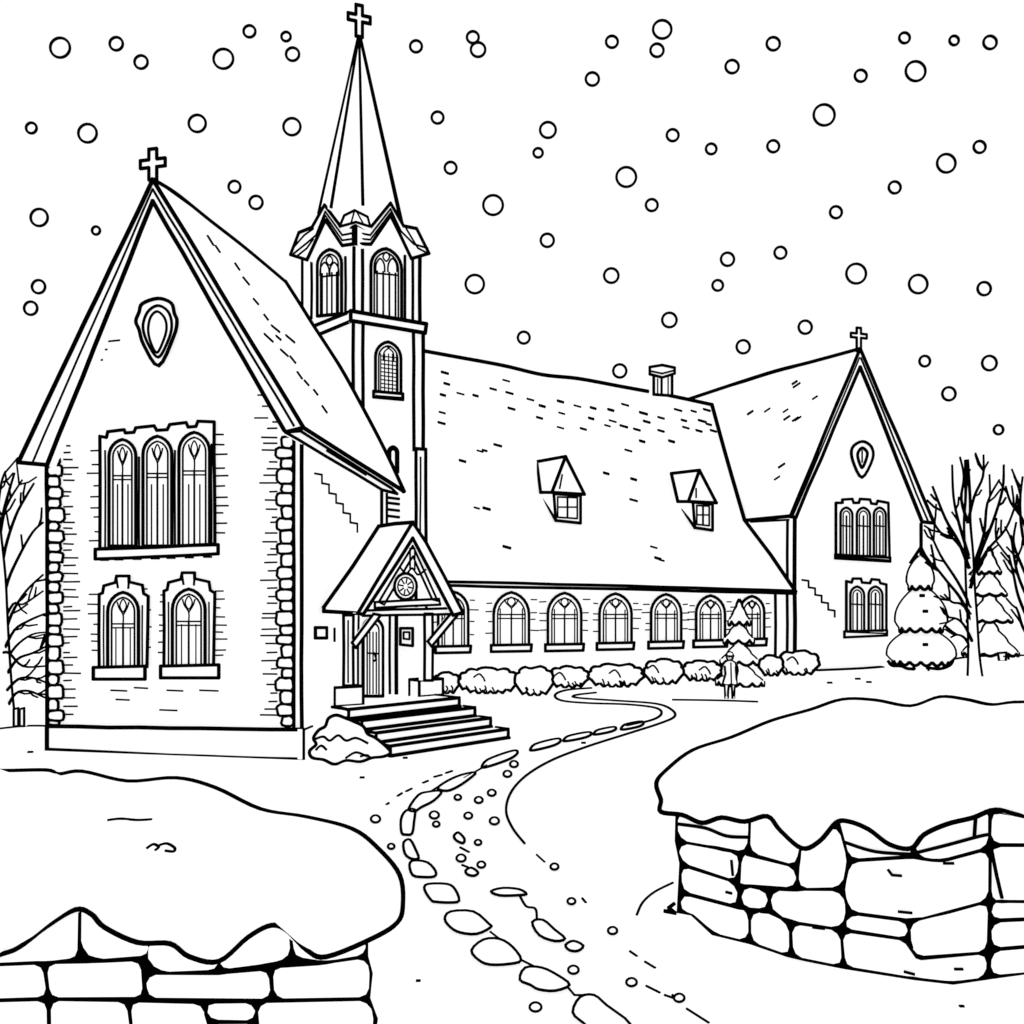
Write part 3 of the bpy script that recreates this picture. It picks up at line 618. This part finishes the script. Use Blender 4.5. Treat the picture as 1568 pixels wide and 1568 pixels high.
# ---------------------------------------------------------------- foreground stone walls
def blk(o,pl,pix,gap=3.0,bulge=.03):
    s=stone(inset(pix,gap),13,.7)
    puff(o,'stones',pl.o(.015),s,bulge,WHITE,line=False,K=4,back=.2)
def masonry(o,pl,pix):
    o.face('mortar',[pl.U(x,y,.006) for x,y in pix],INK)
o=Obj("stone_wall"); WP=front(4.9); ext=V((-.25,1.2,0))
o.prism('wall_core',[WP.U(*a) for a in ((-80,1425),(563,1440),(566,1500),(575,1560),(572,1732),(-80,1732))],ext)
masonry(o,WP,[(-80,1400),(90,1380),(130,1380),(250,1430),(335,1465),(400,1408),(430,1410),(470,1440),(564,1436),(564,1464),(571,1490),(567,1528),(579,1560),(572,1600),(-80,1600)])
LW_=([(-80,1425),(0,1400),(90,1382),(122,1382),(122,1470),(68,1474),(-80,1480)],[(122,1382),(140,1385),(228,1435),(232,1466),(145,1472),(122,1455)],[(228,1435),(300,1445),(335,1465),(335,1488),(245,1491),(220,1470)],[(335,1465),(400,1410),(445,1412),(447,1468),(410,1478),(335,1488)],[(445,1425),(563,1436),(563,1464),(500,1474),(447,1468)],
 [(-80,1480),(68,1474),(74,1530),(-80,1534)],[(68,1474),(145,1472),(218,1469),(222,1530),(74,1530)],[(222,1490),(335,1490),(414,1482),(418,1532),(222,1530)],[(414,1480),(500,1474),(563,1464),(570,1490),(566,1530),(418,1532)],
 [(-80,1534),(74,1530),(76,1600),(-80,1600)],[(74,1530),(196,1532),(204,1600),(76,1600)],[(196,1532),(312,1534),(318,1565),(330,1600),(204,1600)],[(312,1534),(392,1534),(394,1565),(318,1565)],[(318,1565),(394,1565),(396,1600),(330,1600)],[(392,1534),(566,1530),(576,1560),(568,1600),(396,1600)])
for b_ in LW_: blk(o,WP,b_,3.1)
capf=[(-90,1490),(0,1462),(30,1450),(70,1420),(115,1393),(140,1400),(160,1420),(210,1443),(260,1445),(290,1465),(335,1472),(380,1435),(415,1417),(440,1425),(470,1455),(500,1465),(570,1437),(608,1413),(617,1385),(612,1340),(580,1300),(540,1270),(470,1252),(400,1240),(330,1207),(270,1192),(195,1197),(125,1182),(90,1186),(70,1180),(0,1181),(-90,1180)]
cpn=plane3(W(-90,1480,4.38),W(600,1480,4.38),W(300,1182,5.9))
bv=puff(o,'snow_cap',cpn,cr(capf,5,True),.16,w=6.2,c=(260,1310),K=10,back=.1)
ink_bvh(o,bv,[(166,1256),(185,1254),(210,1256),(232,1255)],3.8)
ink_bvh(o,bv,[(225,1299),(235,1293),(243,1297),(238,1302)],3.8); ink_bvh(o,bv,[(245,1294),(256,1292),(267,1298),(266,1304),(254,1303)],3.8)
o.done()
o=Obj("stone_wall")
PA=Plane((1.69,8.05),(-.564,-.826)); corner=PA.U(1514,1498); dB=V((.86,.5,0)).normalized(); PB=Plane(corner,(dB.y,-dB.x))
o.prism('wall_core',[PA.U(*a) for a in ((1036,1250),(1130,1252),(1228,1290),(1295,1250),(1400,1290),(1514,1240),(1514,1536),(1036,1424))],V((.9,1.1,0)))
o.prism('wall_core',[PB.U(*a) for a in ((1514,1240),(1640,1262),(1640,1500),(1514,1536))],V((0,.8,0)))
masonry(o,PA,[(1034,1246),(1228,1246),(1400,1246),(1515,1236),(1515,1500),(1460,1508),(1400,1501),(1292,1484),(1212,1468),(1148,1446),(1090,1432),(1058,1402),(1036,1398),(1040,1322),(1033,1288)])
masonry(o,PB,[(1514,1236),(1660,1250),(1660,1480),(1514,1500)])
for b_ in ([(1036,1240),(1148,1240),(1148,1270),(1146,1308),(1095,1298),(1036,1288)],[(1148,1240),(1190,1240),(1228,1285),(1222,1328),(1146,1308)],[(1036,1288),(1095,1298),(1135,1306),(1130,1352),(1040,1322)],[(1135,1306),(1146,1308),(1222,1328),(1220,1362),(1135,1356),(1130,1352)],[(1040,1322),(1130,1352),(1133,1390),(1042,1366)],[(1226,1280),(1285,1262),(1300,1318),(1290,1362),(1220,1362),(1222,1328)],
 [(1280,1245),(1400,1245),(1400,1312),(1300,1318)],[(1300,1318),(1400,1312),(1440,1320),(1516,1298),(1516,1380),(1400,1410),(1300,1398),(1290,1362)],[(1400,1245),(1516,1234),(1516,1298),(1440,1320),(1400,1312)],
 [(1133,1355),(1178,1362),(1178,1396),(1133,1390)],[(1178,1362),(1220,1362),(1290,1362),(1300,1398),(1288,1424),(1210,1412),(1178,1396)],[(1042,1366),(1133,1390),(1148,1394),(1148,1444),(1090,1430),(1060,1400),(1038,1396)],[(1148,1394),(1178,1396),(1210,1412),(1212,1466),(1148,1444)],[(1210,1412),(1288,1424),(1292,1482),(1212,1466)],
 [(1300,1398),(1392,1410),(1392,1440),(1288,1424)],[(1392,1410),(1440,1400),(1516,1380),(1514,1458),(1400,1468),(1392,1440)],[(1288,1424),(1392,1440),(1400,1468),(1514,1458),(1512,1498),(1460,1506),(1400,1499),(1292,1482)]): blk(o,PA,b_,2.9)
for b_ in ([(1516,1240),(1568,1250),(1660,1260),(1660,1294),(1516,1294)],[(1516,1294),(1660,1294),(1660,1382),(1532,1380),(1516,1380)],[(1516,1380),(1532,1380),(1660,1382),(1660,1404),(1516,1410)],[(1516,1410),(1660,1404),(1660,1442),(1516,1454)],[(1516,1454),(1660,1442),(1660,1484),(1515,1496)]): blk(o,PB,b_,2.9)
o.ink(PA.o(.05),[(1294,1290),(1340,1304),(1395,1308)],4.4,sm=True); o.ink(PA.o(.05),[(1402,1306),(1450,1294),(1494,1282),(1512,1278)],4.4,sm=True); o.ink(PA.o(.05),[(1494,1250),(1492,1280)],4.4); o.ink(PB.o(.05),[(1518,1300),(1526,1340),(1534,1374)],4.4)
o.ink(PA.o(.05),[(1040,1262),(1080,1268),(1112,1280),(1144,1282)],4.4,sm=True)
for L in ([(1360,1332),(1366,1340),(1380,1341)],[(1445,1322),(1460,1322)],[(1376,1396),(1396,1398)],[(1120,1318),(1122,1340)],[(1112,1366),(1120,1368)],[(1245,1420),(1262,1422)],[(1385,1488),(1400,1492)],[(1462,1484),(1474,1484)]): o.ink(PA.o(.05),L,3.6)
o.ink(PA.o(.01),[(1018,1395),(1034,1398),(1024,1390),(1032,1384)],5)
capr=[(1680,1085),(1568,1076),(1520,1080),(1480,1072),(1440,1068),(1395,1082),(1340,1073),(1290,1072),(1240,1088),(1180,1105),(1120,1130),(1060,1150),(1020,1180),(1005,1200),(1012,1225),(1012,1243),(1045,1248),(1075,1260),(1105,1252),(1140,1258),(1175,1250),(1195,1272),(1228,1299),(1255,1288),(1280,1260),(1300,1258),(1330,1270),(1362,1293),(1395,1299),(1415,1278),(1450,1262),(1490,1252),(1525,1240),(1568,1250),(1680,1270)]
cpn=plane3(W(1010,1240,7.7),W(1525,1245,6.1),W(1290,1072,9.6))
puff(o,'snow_cap',cpn,cr(capr,5,True),.16,w=6.0,c=(1330,1180),K=10,back=.1)
o.done()
# ---------------------------------------------------------------- falling snow
o=Obj("falling_snow")
FL=[(92,73,16),(178,67,11),(216,95,11),(342,90,16),(382,48,10),(438,56,8),(448,83,11),(637,71,10),(724,57,10),(732,76,12),(937,64,10),(1014,45,15),(1006,77,11),(907,121,11),(1121,102,11),(1184,67,11),(1385,58,9),(1461,62,8),(1516,65,11),(1402,109,16),(1318,116,10),(48,196,9),(134,204,15),(302,189,14),(447,194,14),(670,180,10),(839,199,13),(824,234,8),(690,257,10),(1030,207,10),(1089,228,9),(1184,224,10),(1262,176,17),(1500,225,10),(1449,250,15),(1370,287,10),(959,271,16),(998,314,10),(755,314,16),(359,286,10),(392,310,11),(60,333,14),(147,353,7),(1280,325,10),(838,368,11),(1195,387,10),(1114,397,11),(1099,437,9),(1311,419,16),(1406,435,15),(1507,442,11),(936,422,12),(727,435,15),(59,439,11),(47,472,11),(1025,490,12),(1233,501,11),(802,517,10),(1138,531,11),(1416,553,9),(1515,556,12),(949,568,11),(1453,603,11),(1529,658,8)]
for x,y,r in FL:
    Y=max(14,30-r*.9+random.uniform(-1,1)); c=[(x+(r-1)*math.cos(t),y+(r-1)*math.sin(t)) for t in [i*math.pi/14 for i in range(28)]]
    P0=W(x,y,Y); puff(o,'flakes',Plane(P0,CAM-P0),c,r*.25/F*Y,w=3.3,K=3)
o.done()
